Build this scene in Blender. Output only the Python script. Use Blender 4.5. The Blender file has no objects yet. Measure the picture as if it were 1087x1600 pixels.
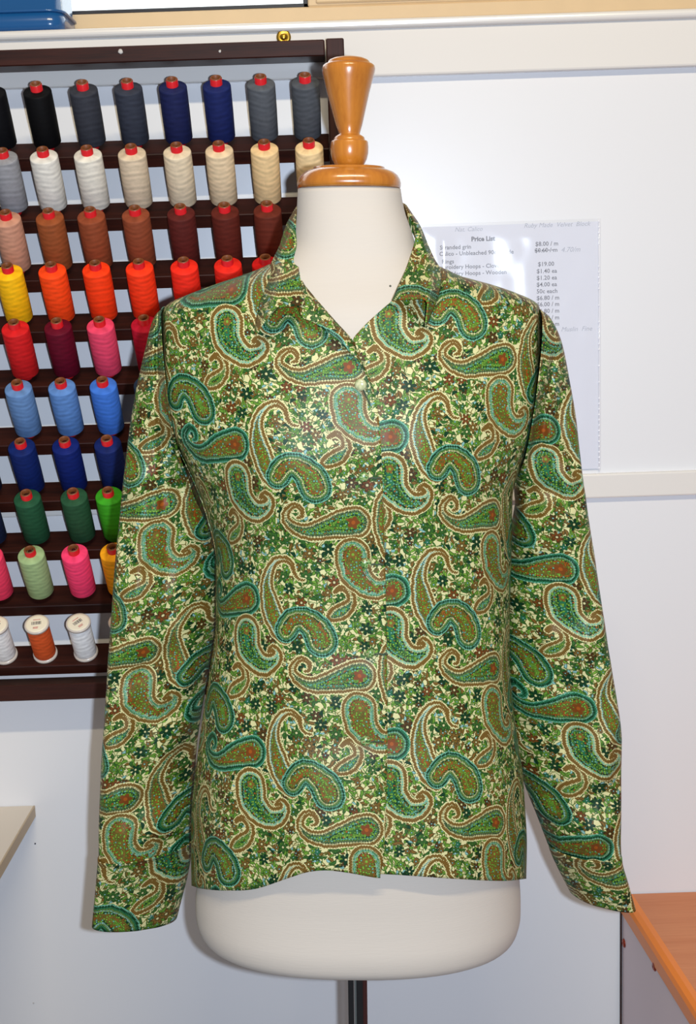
import bpy, bmesh, math, random
from mathutils import Vector, Matrix, noise
from mathutils.bvhtree import BVHTree

# ------------------------------------------------------------------ camera, light, exposure
sc = bpy.context.scene
COL = sc.collection
F_PX = 2100.0                      # focal length for the 1087 x 1600 frame
PITCH, ROLL = math.radians(9.8), math.radians(1.9)
CAM = Vector((0, 0, 1.68))
WALL = 2.0                         # the wall stands two metres in front of the camera
cam_d = bpy.data.cameras.new('camera'); cam_d.sensor_fit = 'VERTICAL'; cam_d.sensor_height = 36
cam_d.sensor_width = 36; cam_d.lens = F_PX / 1600 * 36; cam_d.clip_start = .02
cam = bpy.data.objects.new('camera', cam_d); COL.objects.link(cam); sc.camera = cam
ROT = (Matrix.Rotation(math.pi / 2 - PITCH, 3, 'X') @ Matrix.Rotation(-ROLL, 3, 'Z'))
cam.matrix_world = Matrix.Translation(CAM) @ ROT.to_4x4()
XC = ROT @ Vector((1, 0, 0))       # the camera's right: the leaning dress form is square to it

world = bpy.data.worlds.new('room_ambient'); sc.world = world; world.use_nodes = True
bg = world.node_tree.nodes['Background']
bg.inputs[0].default_value = (.94, .92, 1.0, 1); bg.inputs[1].default_value = .23

def area(name, loc, target, size, energy, color, sy=None, shape='RECTANGLE'):
    l = bpy.data.lights.new(name, 'AREA'); l.shape = shape; l.size = size
    if shape == 'RECTANGLE': l.size_y = sy or size
    l.energy = energy; l.color = color
    o = bpy.data.objects.new(name, l); COL.objects.link(o); o.location = loc
    o.rotation_euler = (Vector(target) - Vector(loc)).to_track_quat('-Z', 'Y').to_euler()
    return o
# the camera's own flash, just to the right of the lens, and the ceiling fluorescent
area('camera_flash', (.056, .0, 1.676), (.03, 2, 1.25), .022, 26.0, (.74, .87, 1.06), shape='DISK')
area('ceiling_tube', (.15, -.25, 3.45), (.05, 1.9, 1.3), 1.3, 49.0, (1.0, .86, .60), .07)

sc.view_settings.view_transform = 'Standard'; sc.view_settings.look = 'None'
sc.view_settings.gamma = 1.0; sc.view_settings.use_curve_mapping = False
sc.view_settings.exposure = 0.0
sc.cycles.max_bounces = 6; sc.cycles.transparent_max_bounces = 12

# ------------------------------------------------------------------ helpers
def at(px, py, Y):
    """the point of the plane y = Y seen at that place of the frame"""
    d = ROT @ Vector(((px - 543.5) / F_PX, -(py - 800) / F_PX, -1))
    return CAM + d * (Y / d.y)
def proj(p):
    q = ROT.transposed() @ (Vector(p) - CAM)
    return (543.5 + F_PX * q.x / -q.z, 800 - F_PX * q.y / -q.z)
def lin(c):
    return tuple(((x / 255) / 12.92 if x / 255 <= .04045 else ((x / 255 + .055) / 1.055) ** 2.4) for x in c)
def interp(tab, v, k=1):
    """piecewise smooth (Catmull-Rom) look-up in [(v, a, b, ...)]"""
    n = len(tab)
    if v <= tab[0][0]: return tab[0][k]
    if v >= tab[-1][0]: return tab[-1][k]
    for i in range(n - 1):
        if v <= tab[i + 1][0]: break
    x0, x1 = tab[i][0], tab[i + 1][0]; y0, y1 = tab[i][k], tab[i + 1][k]
    t = (v - x0) / (x1 - x0)
    def slope(a, b): return (tab[b][k] - tab[a][k]) / (tab[b][0] - tab[a][0])
    s = slope(i, i + 1)
    m0 = slope(i - 1, i + 1) if i > 0 else s
    m1 = slope(i, i + 2) if i + 2 < n else s
    if s == 0 or m0 * s < 0: m0 = 0
    if s == 0 or m1 * s < 0: m1 = 0
    h = x1 - x0
    return ((2*t**3 - 3*t**2 + 1) * y0 + (t**3 - 2*t**2 + t) * h * m0 + (-2*t**3 + 3*t**2) * y1 + (t**3 - t**2) * h * m1)
def empty(name, loc, label, cat, group=None, rot=(0, 0, 0)):
    o = bpy.data.objects.new(name, None); COL.objects.link(o); o.location = loc; o.rotation_euler = rot
    o.empty_display_size = .05
    return tag(o, label, cat, group)
def tag(o, label=None, cat=None, group=None, kind=None):
    for k, v in (('label', label), ('category', cat), ('group', group), ('kind', kind)):
        if v: o[k] = v
    return o
def link(name, bm, mat, parent=None, smooth=True, local=False):
    """one mesh object; its vertices are in world space unless local"""
    me = bpy.data.meshes.new(name)
    if parent is not None and not local:
        bm.transform(parent_mat(parent).inverted())
    bm.normal_update(); bm.to_mesh(me); bm.free()
    if mat: me.materials.append(mat)
    if smooth:
        for p in me.polygons: p.use_smooth = True
    o = bpy.data.objects.new(name, me); COL.objects.link(o)
    if parent is not None: o.parent = parent
    return o
def parent_mat(o):
    m = Matrix.LocRotScale(o.location, o.rotation_euler, None)
    return parent_mat(o.parent) @ m if o.parent else m
def box_bm(lo, hi, bevel=0, seg=2, bm=None, rot=None, piv=None):
    b = bmesh.new(); bmesh.ops.create_cube(b, size=1)
    lo, hi = Vector(lo), Vector(hi)
    for v in b.verts:
        v.co = Vector(((lo[i] + hi[i]) / 2 + v.co[i] * (hi[i] - lo[i]) for i in range(3)))
    if bevel: bmesh.ops.bevel(b, geom=b.edges[:], offset=bevel, segments=seg, affect='EDGES', profile=.5)
    if rot: bmesh.ops.rotate(b, verts=b.verts, cent=piv or (0, 0, 0), matrix=rot)
    return merge(bm, b)
def merge(bm, b):
    if bm is None: return b
    me = bpy.data.meshes.new('t'); b.to_mesh(me); b.free(); bm.from_mesh(me); bpy.data.meshes.remove(me); return bm
def lathe_bm(prof, seg=40, sx=1, sy=1, bm=None, cap=True):
    b = bm or bmesh.new(); rows = []
    for r, z in prof:
        rows.append([b.verts.new((r * sx * math.cos(2*math.pi*i/seg), r * sy * math.sin(2*math.pi*i/seg), z)) for i in range(seg)])
    for a, c in zip(rows, rows[1:]):
        for i in range(seg):
            j = (i + 1) % seg; b.faces.new((a[i], a[j], c[j], c[i]))
    if cap:
        b.faces.new(rows[0][::-1]); b.faces.new(rows[-1])
    return b
def grid_bm(rows, closed=False, uv=None, flip=False):
    b = bmesh.new(); vs = [[b.verts.new(p) for p in r] for r in rows]
    ul = b.loops.layers.uv.new('UVMap') if uv else None
    nc = len(rows[0])
    for i in range(len(rows) - 1):
        for j in range(nc if closed else nc - 1):
            k = (j + 1) % nc
            idx = [(i, j), (i, k), (i + 1, k), (i + 1, j)]
            if flip: idx.reverse()
            try: f = b.faces.new([vs[a][c] for a, c in idx])
            except ValueError: continue
            if ul:
                for l, (a, c) in zip(f.loops, idx):
                    l[ul].uv = uv[a][c if not (closed and c == 0 and j == nc - 1) else nc]
    return b

# ------------------------------------------------------------------ node material helpers
class NT:
    def __init__(s, name):
        s.mat = bpy.data.materials.new(name); s.mat.use_nodes = True
        s.t = s.mat.node_tree; s.n = s.t.nodes; s.l = s.t.links
        s.bsdf = s.n['Principled BSDF']; s.k = 0
    def _in(s, sock, v):
        if isinstance(v, bpy.types.NodeSocket): s.l.new(v, sock)
        elif v is not None:
            if isinstance(v, (tuple, list, Vector)):
                v = tuple(v)
                if sock.type == 'RGBA' and len(v) == 3: v = v + (1,)
            sock.default_value = v
    def node(s, typ, **kw):
        n = s.n.new(typ); s.k += 1; n.location = ((s.k % 40) * 60, -(s.k // 40) * 60); n.hide = True
        for k, v in kw.items(): setattr(n, k, v)
        return n
    def m(s, op, a, b=None, c=None, clamp=False):
        n = s.node('ShaderNodeMath', operation=op, use_clamp=clamp)
        s._in(n.inputs[0], a); s._in(n.inputs[1], b); s._in(n.inputs[2], c); return n.outputs[0]
    def v(s, op, a, b=None, c=None, scale=None):
        n = s.node('ShaderNodeVectorMath', operation=op)
        s._in(n.inputs[0], a); s._in(n.inputs[1], b); s._in(n.inputs[2], c)
        if scale is not None: s._in(n.inputs['Scale'], scale)
        return n.outputs['Value' if op in ('LENGTH', 'DOT_PRODUCT', 'DISTANCE') else 'Vector']
    def mix(s, f, a, b, blend='MIX'):
        n = s.node('ShaderNodeMix', data_type='RGBA', blend_type=blend)
        s._in(n.inputs[0], f); s._in(n.inputs[6], a); s._in(n.inputs[7], b); return n.outputs[2]
    def ramp(s, f, stops, interp='LINEAR'):
        n = s.node('ShaderNodeValToRGB'); r = n.color_ramp; r.interpolation = interp
        while len(r.elements) > 1: r.elements.remove(r.elements[-1])
        r.elements[0].position = stops[0][0]; r.elements[0].color = tuple(stops[0][1]) + (1,)
        for p, c in stops[1:]:
            e = r.elements.new(p); e.color = tuple(c) + (1,)
        s._in(n.inputs[0], f); return n.outputs[0]
    def sep(s, v):
        return [s.v('DOT_PRODUCT', v, a) for a in ((1, 0, 0), (0, 1, 0), (0, 0, 1))]
    def sepc(s, v):
        n = s.node('ShaderNodeSeparateColor'); s._in(n.inputs[0], v); return n.outputs
    def comb(s, x, y, z=0.0):
        n = s.node('ShaderNodeCombineXYZ'); s._in(n.inputs[0], x); s._in(n.inputs[1], y); s._in(n.inputs[2], z); return n.outputs[0]
    def noise(s, vec, scale, detail=2, rough=.5):
        n = s.node('ShaderNodeTexNoise'); s._in(n.inputs['Vector'], vec)
        n.inputs['Scale'].default_value = scale; n.inputs['Detail'].default_value = detail; n.inputs['Roughness'].default_value = rough
        return n.outputs
    def coord(s, which='Object'):
        return s.node('ShaderNodeTexCoord').outputs[which]
    def bump(s, h, strength, dist):
        n = s.node('ShaderNodeBump'); n.inputs['Strength'].default_value = strength
        n.inputs['Distance'].default_value = dist; s._in(n.inputs['Height'], h)
        s._in(s.bsdf.inputs['Normal'], n.outputs[0])
    def set(s, **kw):
        names = dict(color='Base Color', rough='Roughness', metal='Metallic', spec='Specular IOR Level', coat='Coat Weight',
                     coat_rough='Coat Roughness', sheen='Sheen Weight', trans='Transmission Weight', alpha='Alpha',
                     aniso='Anisotropic', emis='Emission Color', estr='Emission Strength')
        for k, v in kw.items(): s._in(s.bsdf.inputs[names[k]], v)
        return s
# ------------------------------------------------------------------ plain materials
def plain(name, rgb, rough=.5, spec=.5, coat=0, metal=0, bumps=None, vary=0, vscale=8):
    N = NT(name); c = lin(rgb)
    col = c
    if vary:
        n = N.noise(N.coord(), vscale, 4)[0]
        col = N.mix(N.m('MULTIPLY', n, vary), c, tuple(x * .55 for x in c))
    N.set(color=col, rough=rough, spec=spec, coat=coat, metal=metal)
    if bumps: N.bump(N.noise(N.coord(), bumps[0], 3)[0], bumps[1], bumps[2])
    return N.mat
def wood(name, a, b, rough=.35, coat=0, scale=(3, 60, 60), contrast=1.0, spec=.5):
    N = NT(name)
    mp = N.v('MULTIPLY', N.coord(), scale)
    n = N.noise(mp, 1.0, 5, .6)[0]
    n2 = N.noise(N.v('MULTIPLY', N.coord(), tuple(s * 6 for s in scale)), 1.0, 3, .6)[0]
    f = N.m('ADD', N.m('MULTIPLY', n, .75), N.m('MULTIPLY', n2, .35))
    f = N.m('MULTIPLY_ADD', N.m('SUBTRACT', f, .55), 3.2 * contrast, .5, clamp=True)
    N.set(color=N.mix(f, lin(a), lin(b)), rough=rough, coat=coat, coat_rough=.08, spec=spec)
    N.bump(n2, .08, .0006)
    return N.mat
M_WALL = plain('wall_panel_paint', (222, 221, 222), .32, .5, vary=.04, vscale=3, bumps=(9, .05, .004))
M_TRIM = plain('trim_gloss_paint', (220, 215, 209), .22, .5, bumps=(30, .05, .001))
M_BEIGE = plain('window_frame_paint', (214, 186, 146), .4, .4, vary=.25, vscale=25)
M_GASKET = plain('window_gasket', (22, 24, 34), .4)
M_FLOOR = plain('floor_vinyl', (150, 145, 138), .4, vary=.3, vscale=20)
M_DARK = wood('dark_stained_wood', (58, 24, 16), (32, 12, 9), .45, 0, (4, 70, 70), spec=.22)
M_DARKV = wood('dark_stained_wood_upright', (58, 24, 16), (32, 12, 9), .45, 0, (70, 70, 4), spec=.22)
M_BRASS = plain('brass', (190, 152, 60), .3, metal=1)
M_BLUE = plain('blue_enamel', (24, 84, 140), .22, coat=.3, vary=.3, vscale=12)
M_CHIP = plain('chipped_paint', (190, 185, 180), .6)

def struct(name, bm, mat):
    return tag(link(name, bm, mat, smooth=False), kind='structure')
def frame_z(py, px=543, Y=WALL): return at(px, py, Y).z
XL, XR = -1.6, 1.9
z_ledge = frame_z(31.5, Y=WALL - .014)
z_f1 = frame_z(121, Y=WALL - .012)
z_c0, z_c1 = at(940, 739, WALL).z, at(920, 779, WALL - .010).z
struct('wall_back', box_bm((XL, WALL, 0), (XR, WALL + .1, z_ledge - .01)), M_WALL)
struct('trim_1', box_bm((XL, WALL - .014, z_f1), (XR, WALL + .02, z_ledge - .012), .003, 2), M_TRIM)
# the ledge: a board with a rounded nose
def nose(z0, z1, y0, y1, r, n=8):
    pts = [(y1, z0), (y0 + r, z0)] + [(y0 + r - r * math.sin(math.pi * i / n), (z0 + z1) / 2 - (z1 - z0) / 2 * math.cos(math.pi * i / n)) for i in range(1, n)] + [(y0 + r, z1), (y1, z1)]
    return pts
pts = nose(z_ledge - .013, z_ledge, WALL - .022, WALL + .13, .006)
b = bmesh.new(); ra = [b.verts.new((XL, y, z)) for y, z in pts]; rb = [b.verts.new((XR, y, z)) for y, z in pts]
for i in range(len(pts)):
    j = (i + 1) % len(pts); b.faces.new((ra[i], ra[j], rb[j], rb[i]))
b.faces.new(ra[::-1]); b.faces.new(rb)
struct('trim_2', b, M_TRIM)
struct('trim_3', box_bm((XL, WALL - .010, z_c1), (XR, WALL + .02, z_c0), .0025, 2), M_TRIM)
# window: beige frame with the pane opening at the upper left
YW = WALL + .115
gx = at(481, 10, YW).x; gz = at(300, 16.5, YW).z
def rect(x0, x1, z0, z1, y0, y1, bev=.002): return box_bm((x0, y0, z0), (x1, y1, z1), bev, 1)
wf = bmesh.new()
for r in ((XL, XR, z_ledge, gz, YW, YW + .05), (gx, XR, gz, gz + .55, YW, YW + .05), (XL, gx, gz + .5, gz + .55, YW, YW + .05),
          (gx + .012, XR, gz + .004, gz + .3, YW - .004, YW + .02)):
    rect(*r, bm=None) if False else merge(wf, rect(*r))
win = struct('window_1', wf, M_BEIGE)
gk = bmesh.new()
for r in ((XL, gx, gz, gz + .006, YW + .004, YW + .04), (gx - .007, gx, gz, gz + .5, YW + .004, YW + .04)): merge(gk, rect(*r, .001))
link('gasket', gk, M_GASKET, win, False)
NW = NT('daylit_window_pane'); NW.set(color=(.8, .85, .9), rough=.1, emis=lin((240, 250, 252)), estr=1.15)
link('pane', rect(XL, gx - .003, gz + .003, gz + .5, YW + .022, YW + .028, 0), NW.mat, win, False)
struct('floor', box_bm((XL, -1.2, -.05), (XR, WALL + .1, 0)), M_FLOOR)
struct('baseboard_back', box_bm((XL, WALL - .012, 0), (XR, WALL, .09), .003, 2), M_TRIM)

# small nail holes / pins in the wall
for px, py, lab in ((55, 1318, 'tiny black nail in the wall just below the end of the pale desk'), (52.5, 1567, 'tiny dull nail low on the wall at bottom left')):
    p = at(px, py, WALL)
    b = bmesh.new(); bmesh.ops.create_uvsphere(b, u_segments=12, v_segments=8, radius=.0013)
    bmesh.ops.translate(b, verts=b.verts, vec=(p.x, WALL - .0004, p.z))
    tag(link('nail', b, M_GASKET if py < 1400 else M_CHIP), lab, 'nail')

# ------------------------------------------------------------------ blue tin on the ledge
def rrect(w, d, r, n=8):
    out = []
    for cx, cy, a0 in ((w/2-r, -d/2+r, -90), (w/2-r, d/2-r, 0), (-w/2+r, d/2-r, 90), (-w/2+r, -d/2+r, 180)):
        for i in range(n + 1):
            a = math.radians(a0 + 90 * i / n); out.append((cx + r * math.cos(a), cy + r * math.sin(a)))
    return out
def prism(levels, w, d, r, bm=None):
    b = bm or bmesh.new(); rows = []
    for off, z in levels:
        rows.append([b.verts.new((x, y, z)) for x, y in rrect(w + 2*off, d + 2*off, max(r + off, .001))])
    n = len(rows[0])
    for a, c in zip(rows, rows[1:]):
        for i in range(n): b.faces.new((a[i], a[(i+1) % n], c[(i+1) % n], c[i]))
    b.faces.new(rows[0][::-1]); b.faces.new(rows[-1]); return b
yb = WALL + .045
xr = at(104, 30, WALL + .02).x
tin = empty('storage_tin', (xr - .11, yb, z_ledge), 'blue rounded metal tin on the white ledge at top left', 'tin')
W, D = .22, .115
zs = at(50, 18, WALL - .012).z - z_ledge
link('tin_body', prism([(-.006, 0), (-.001, .004), (0, .010), (0, zs)], W, D, .022), M_BLUE, tin, local=True)
link('lid', prism([(.0, zs - .001), (.0025, zs - .0005), (.0025, zs + .002), (-.0025, zs + .004), (-.003, zs + .050), (-.008, zs + .056), (-.02, zs + .058)], W, D, .022), M_BLUE, tin, local=True)

# ------------------------------------------------------------------ thread rack
TILT = math.radians(36); AX = Vector((0, -math.sin(TILT), math.cos(TILT)))
ROWS = [  # tube-top pixels of every spool, and the colour of its thread
 [(-16,134,(12,12,16)),(55.6,132,(10,10,12)),(128,129,(52,54,62)),(198,126,(50,54,66)),(268,122.6,(28,34,74)),(337,121,(26,36,86)),(406.5,118.5,(82,86,92)),(476,116,(74,78,84))],
 [(2.6,235,(140,140,144)),(66,235,(214,210,200)),(135,233,(216,210,196)),(204,229,(206,186,158)),(275,225,(214,196,166)),(341,223,(216,192,156)),(412,220,(222,190,140)),(482,216,(226,196,146))],
 [(8,332.5,(188,136,112)),(75,330,(140,74,40)),(140,327,(134,66,40)),(210,325,(132,66,42)),(281,321.5,(84,32,28)),(350,319,(88,34,26)),(416.6,317,(96,40,28))],
 [(11,417,(240,180,20)),(79,412.6,(244,70,22)),(148,411,(242,60,20)),(216,408,(240,56,24)),(286,405,(232,44,28)),(354.5,402.5,(220,40,28)),(414,400,(196,28,26))],
 [(21,503,(200,30,32)),(88,502,(92,10,32)),(154.6,499,(218,66,96)),(224,494.6,(172,22,44))],
 [(26,599.5,(96,130,176)),(94,595,(88,128,186)),(159,592,(60,110,196)),(228,589,(38,60,84))],
 [(-38,692,(20,24,50)),(31,689.6,(16,34,92)),(100,686,(16,32,98)),(166,684.5,(20,34,88))],
 [(-30,772,(26,36,62)),(40,770,(34,78,52)),(113,766,(38,76,50)),(168,767,(56,148,30))],
 [(-19,861,(232,60,92)),(46,858.5,(148,170,120)),(114,855,(236,62,104)),(175,855,(238,160,28))],
 [(-7,976,(224,222,220)),(57,974,(200,82,38)),(122,972.6,(226,226,226)),(188,969,(206,190,150))]]
YT = 1.895
rack_top = frame_z(67.5, 300, WALL - .075)
x_post1 = at(537.5, 80, WALL - .072).x; x_post0 = at(509.5, 80, WALL - .072).x
rack = empty('thread_rack', (x_post0 - .3, WALL - .03, 1.0), 'dark wooden thread rack on the wall holding rows of spools', 'rack')
RXL = at(-260, 500, WALL).x
zt0 = at(300, 94, WALL - .072).z
link('top_rail', box_bm((RXL, WALL - .072, zt0), (x_post0 - .002, WALL - .016, rack_top), .0015, 1), M_DARK, rack, False)
zb1, zb0 = at(80, 1069, WALL - .066).z, at(80, 1094, WALL - .066).z
link('side_post', box_bm((x_post0, WALL - .072, zb0), (x_post1, WALL - .016, rack_top + .001), .0015, 1), M_DARKV, rack, False)
link('bottom_rail', box_bm((RXL, WALL - .066, zb0), (x_post0 - .001, WALL - .030, zb1), .0015, 1), M_DARK, rack, False)
xl_stile = RXL
link('side_post', box_bm((RXL - .03, WALL - .072, zb0), (RXL, WALL - .016, rack_top + .001), .0015, 1), M_DARKV, rack, False)
for px, py, s in ((188, 80.5, 1.4), (343.5, 80, .8)):
    p = at(px, py, WALL - .073)
    b = bmesh.new(); bmesh.ops.create_icosphere(b, subdivisions=2, radius=.0024 * s)
    for v in b.verts:
        v.co *= 1 + .35 * noise.noise(v.co * 900)
        v.co.y *= .4
    bmesh.ops.translate(b, verts=b.verts, vec=(p.x, WALL - .0725, p.z)); link('paint_chip', b, M_CHIP, rack)
pw = at(443, 58, WALL - .017)
wb = lathe_bm([(.0035, -.001), (.0098, -.001), (.0103, 0), (.0098, .001), (.0042, .001), (.0035, 0), (.0035, -.001)], 32, cap=False)
bmesh.ops.rotate(wb, verts=wb.verts, cent=(0, 0, 0), matrix=Matrix.Rotation(math.pi/2, 3, 'X'))
bmesh.ops.translate(wb, verts=wb.verts, vec=(pw.x, WALL - .0165, pw.z)); link('brass_eyelet', wb, M_BRASS, rack)
sc_b = bmesh.new(); bmesh.ops.create_uvsphere(sc_b, u_segments=16, v_segments=8, radius=.004)
for v in sc_b.verts: v.co.y *= .5
bmesh.ops.translate(sc_b, verts=sc_b.verts, vec=(pw.x, WALL - .018, pw.z)); link('screw_head', sc_b, M_BRASS, rack)

# spool materials take the thread colour from the object
def thread_mat(gloss):
    N = NT('wound_thread')
    oi = N.node('ShaderNodeObjectInfo')
    o = N.coord(); x, y, z = N.sep(o)
    th = N.m('ARCTAN2', y, x)
    a = N.m('SINE', N.m('ADD', N.m('MULTIPLY', z, 620.0), N.m('MULTIPLY', N.m('SINE', N.m('MULTIPLY', th, 2.0)), 1.9)))
    bnd = N.m('SINE', N.m('SUBTRACT', N.m('MULTIPLY', z, 900.0), N.m('MULTIPLY', N.m('SINE', N.m('ADD', N.m('MULTIPLY', th, 3.0), 1.0)), 1.6)))
    ns = N.noise(N.comb(N.m('MULTIPLY', th, 2.0), N.m('MULTIPLY', z, 160.0)), 1.0, 3)[0]
    f = N.m('ADD', N.m('MULTIPLY', N.m('ADD', a, bnd), .16), ns)
    f = N.m('MULTIPLY_ADD', N.m('SUBTRACT', f, .5), .9, .42, clamp=True)
    hi = N.v('SCALE', oi.outputs['Color'], scale=1.25); lo = N.v('SCALE', oi.outputs['Color'], scale=.72)
    N.set(color=N.mix(f, hi, lo), rough=.6, spec=.12)
    N.bump(N.m('SINE', N.m('MULTIPLY', z, 9000.0)), .2, .0003)
    return N.mat
M_THREAD = thread_mat(.5)
M_TUBE = plain('red_plastic_tube', (206, 26, 34), .3)
M_RIM = plain('tube_rim', (120, 66, 30), .5)
M_CREAMCAP = plain('cream_label_paper', (232, 222, 196), .5)
M_CLEAR = plain('frosted_plastic', (196, 186, 176), .25)
M_PRINT = plain('label_print', (70, 66, 74), .6)
M_PRINTR = plain('label_print_red', (196, 84, 84), .6)
R = .0193
me_w = link('winding', lathe_bm([(.009, .0100), (R - .0025, .0100), (R - .0010, .0106), (R - .0002, .0120), (R + .0002, .05), (R, .0870), (R - .0004, .0882), (R - .0016, .0889), (.0085, .0905)], 48), M_THREAD)
me_t = link('spool_tube', lathe_bm([(.0078, 0), (.0082, .0008), (.0082, .0992), (.0078, .0998)], 28, cap=False), M_TUBE)
me_r = link('tube_rim', lathe_bm([(.0056, .093), (.0056, .1002), (.0062, .1006), (.0076, .1004), (.0079, .0996)], 28, cap=False), M_RIM)
Rs = .0172
ms_w = link('winding', lathe_bm([(.006, .0045), (Rs - .0015, .005), (Rs - .0006, .008), (Rs - .0006, .064), (Rs - .0015, .067), (.006, .0675)], 44), M_THREAD)
ms_c = link('spool_flange', lathe_bm([(.006, 0), (Rs + .0006, .0), (Rs + .0010, .001), (Rs + .0008, .0045), (Rs - .003, .0052)], 44), M_CLEAR)
ms_t = link('end_cap', lathe_bm([(Rs - .002, .0672), (Rs + .0008, .0680), (Rs + .0010, .0712), (Rs + .0004, .0720), (Rs - .0010, .0722)], 44), M_CLEAR)
ms_l = link('label', lathe_bm([(Rs - .0009, .0720), (Rs - .0012, .0727), (Rs - .004, .0729)], 44), M_CREAMCAP)
def bars(seed):
    r = random.Random(seed); b = bmesh.new(); x = -.0075
    while x < .0065:
        w = r.choice((.0006, .0009, .0014)); merge(b, box_bm((x, -.0022, .0729), (x + w, .0036, .0731))); x += w + r.choice((.0006, .0009))
    return b
ms_p = link('barcode_print', bars(4), M_PRINT)
def bars2():
    b = bmesh.new()
    for y in (-.0075, -.0095, .0065): merge(b, box_bm((-.005, y, .0729), (.004 + y * .2, y + .0009, .0731)))
    return b
ms_q = link('label_text', bars2(), M_PRINTR)
PROTO = [me_w, me_t, me_r, ms_w, ms_c, ms_t, ms_l, ms_p, ms_q]
NAMES = {'r0': ['jet black', 'black', 'charcoal grey', 'slate grey', 'navy blue', 'deep royal navy', 'mid grey', 'dark grey'],
 'r1': ['cool grey', 'white', 'off-white', 'pale beige', 'light cream', 'cream', 'buttery cream', 'pale yellow-cream'],
 'r2': ['dusty pink-beige', 'chestnut brown', 'reddish brown', 'russet brown', 'dark maroon-brown', 'deep wine-brown', 'dark red-brown'],
 'r3': ['golden yellow', 'bright orange', 'orange-red', 'vermilion', 'scarlet', 'tomato red', 'crimson red'],
 'r4': ['poppy red', 'burgundy', 'rose pink', 'cherry red'], 'r5': ['dusty light blue', 'sky blue', 'cornflower blue', 'dark slate blue'],
 'r6': ['blue-black', 'royal navy', 'ink navy', 'dark navy'], 'r7': ['dark blue-grey', 'forest green', 'bottle green', 'bright green'],
 'r8': ['coral pink', 'sage green', 'hot pink', 'marigold yellow'], 'r9': ['silver-white', 'rust orange', 'white', 'beige']}
ORD = ['top', 'second', 'third', 'fourth', 'fifth', 'sixth', 'seventh', 'eighth', 'ninth', 'bottom']
NTH = ['first', 'second', 'third', 'fourth', 'fifth', 'sixth', 'seventh', 'eighth']
tilt_q = (TILT, 0, 0)
slat_rot = Matrix.Rotation(TILT, 3, 'X')
for ri, row in enumerate(ROWS):
    small = ri == 9
    L = .073 if small else .100
    yt = 1.910 if small else YT
    zz = [at(px, py, yt).z for px, py, c in row]; zt = sum(zz) / len(zz)
    base = Vector((0, yt, zt)) - AX * L
    # slat: a board square to the pegs
    sb = box_bm((RXL, -.0225, -.021), (x_post0 - .0005, .0185, 0), .001, 1)
    bmesh.ops.rotate(sb, verts=sb.verts, cent=(0, 0, 0), matrix=slat_rot)
    bmesh.ops.translate(sb, verts=sb.verts, vec=(0, base.y, base.z))
    link('slat', sb, M_DARK, rack, False)
    for ci, (px, py, c) in enumerate(row):
        p = at(px, py, yt); name = NAMES['r%d' % ri][ci]
        loc = Vector((p.x, base.y, base.z))
        pg = lathe_bm([(.0042, -.002), (.0042, L - .008), (.003, L - .004)] if not small else [(.0042, -.002), (.0042, L - .020)], 14)
        bmesh.ops.rotate(pg, verts=pg.verts, cent=(0, 0, 0), matrix=slat_rot)
        bmesh.ops.translate(pg, verts=pg.verts, vec=loc)
        link('peg', pg, M_DARK, rack)
        if small:
            t = empty('thread_reel', loc, f'small {name} thread reel with round cream paper label in the bottom rack row', 'thread reel', 'small labelled reels in the bottom rack row', (TILT, 0, random.Random(ci).uniform(-.4, .4) if False else 0))
            protos = [ms_w, ms_c, ms_t, ms_l, ms_p, ms_q]
        else:
            t = empty('thread_spool', loc, f'tall {name} thread spool, {NTH[ci]} from the left in the {ORD[ri]} rack row', 'thread spool', f'tall spools in the {ORD[ri]} rack row', tilt_q)
            protos = [me_w, me_t, me_r]
        for q in protos:
            d = q.copy(); COL.objects.link(d); d.parent = t
            spin = random.Random(ri * 20 + ci).uniform(-3, 3) if not small else (-.15, .1, .75, 0)[ci]
            if q in (me_w, ms_w, ms_p, ms_q): d.rotation_euler = (0, 0, spin)
            if q in (me_w, ms_w): d.color = tuple(lin(c)) + (1,)
for q in PROTO: bpy.data.objects.remove(q)

# ------------------------------------------------------------------ desks
M_OR = wood('orange_beech_laminate', (206, 132, 84), (188, 108, 58), .38, 0, (3, 45, 45), .7)
M_OREDGE = plain('orange_edge_banding', (226, 126, 42), .4)
M_GREYP = plain('mauve_grey_panel', (212, 192, 194), .45)
M_PALE = plain('pale_laminate', (218, 206, 190), .45, vary=.08)
M_PALEE = plain('pale_edge_banding', (186, 164, 134), .5)
M_COPPER = plain('copper_screw', (150, 60, 40), .28, metal=.7)
zt = at(1045, 1394, WALL).z
xe = at(969, 1400, WALL).x
desk = empty('office_desk', (xe + .4, 1.6, 0), 'orange wood-grain desk with grey side panel at right against the wall', 'desk')
XE, YF = xe + 1.1, 1.0
# top with a rounded long edge on the left
pr = [(xe + .0, zt - .030), (xe, zt - .010), (xe + .003, zt - .004), (xe + .010, zt - .0006), (xe + .018, zt), (XE, zt), (XE, zt - .030)]
def extrude_y(pr, y0, y1):
    b = bmesh.new(); A = [b.verts.new((x, y0, z)) for x, z in pr]; B = [b.verts.new((x, y1, z)) for x, z in pr]
    n = len(pr)
    for i in range(n): b.faces.new((A[i], A[(i+1) % n], B[(i+1) % n], B[i]))
    b.faces.new(A[::-1]); b.faces.new(B); bmesh.ops.recalc_face_normals(b, faces=b.faces); return b
link('desktop', extrude_y([(x, z) for x, z in pr if x > xe + .012], YF, WALL - .002), M_OR, desk, False)
link('edge_strip', extrude_y([pr[0], pr[1], pr[2], pr[3], (xe + .018, zt), (xe + .018, zt - .030)], YF, WALL - .002), M_OREDGE, desk, False)
link('side_panel', box_bm((xe + .002, YF + .02, 0), (xe + .020, WALL - .004, zt - .030), .0008, 1), M_GREYP, desk, False)
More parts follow.
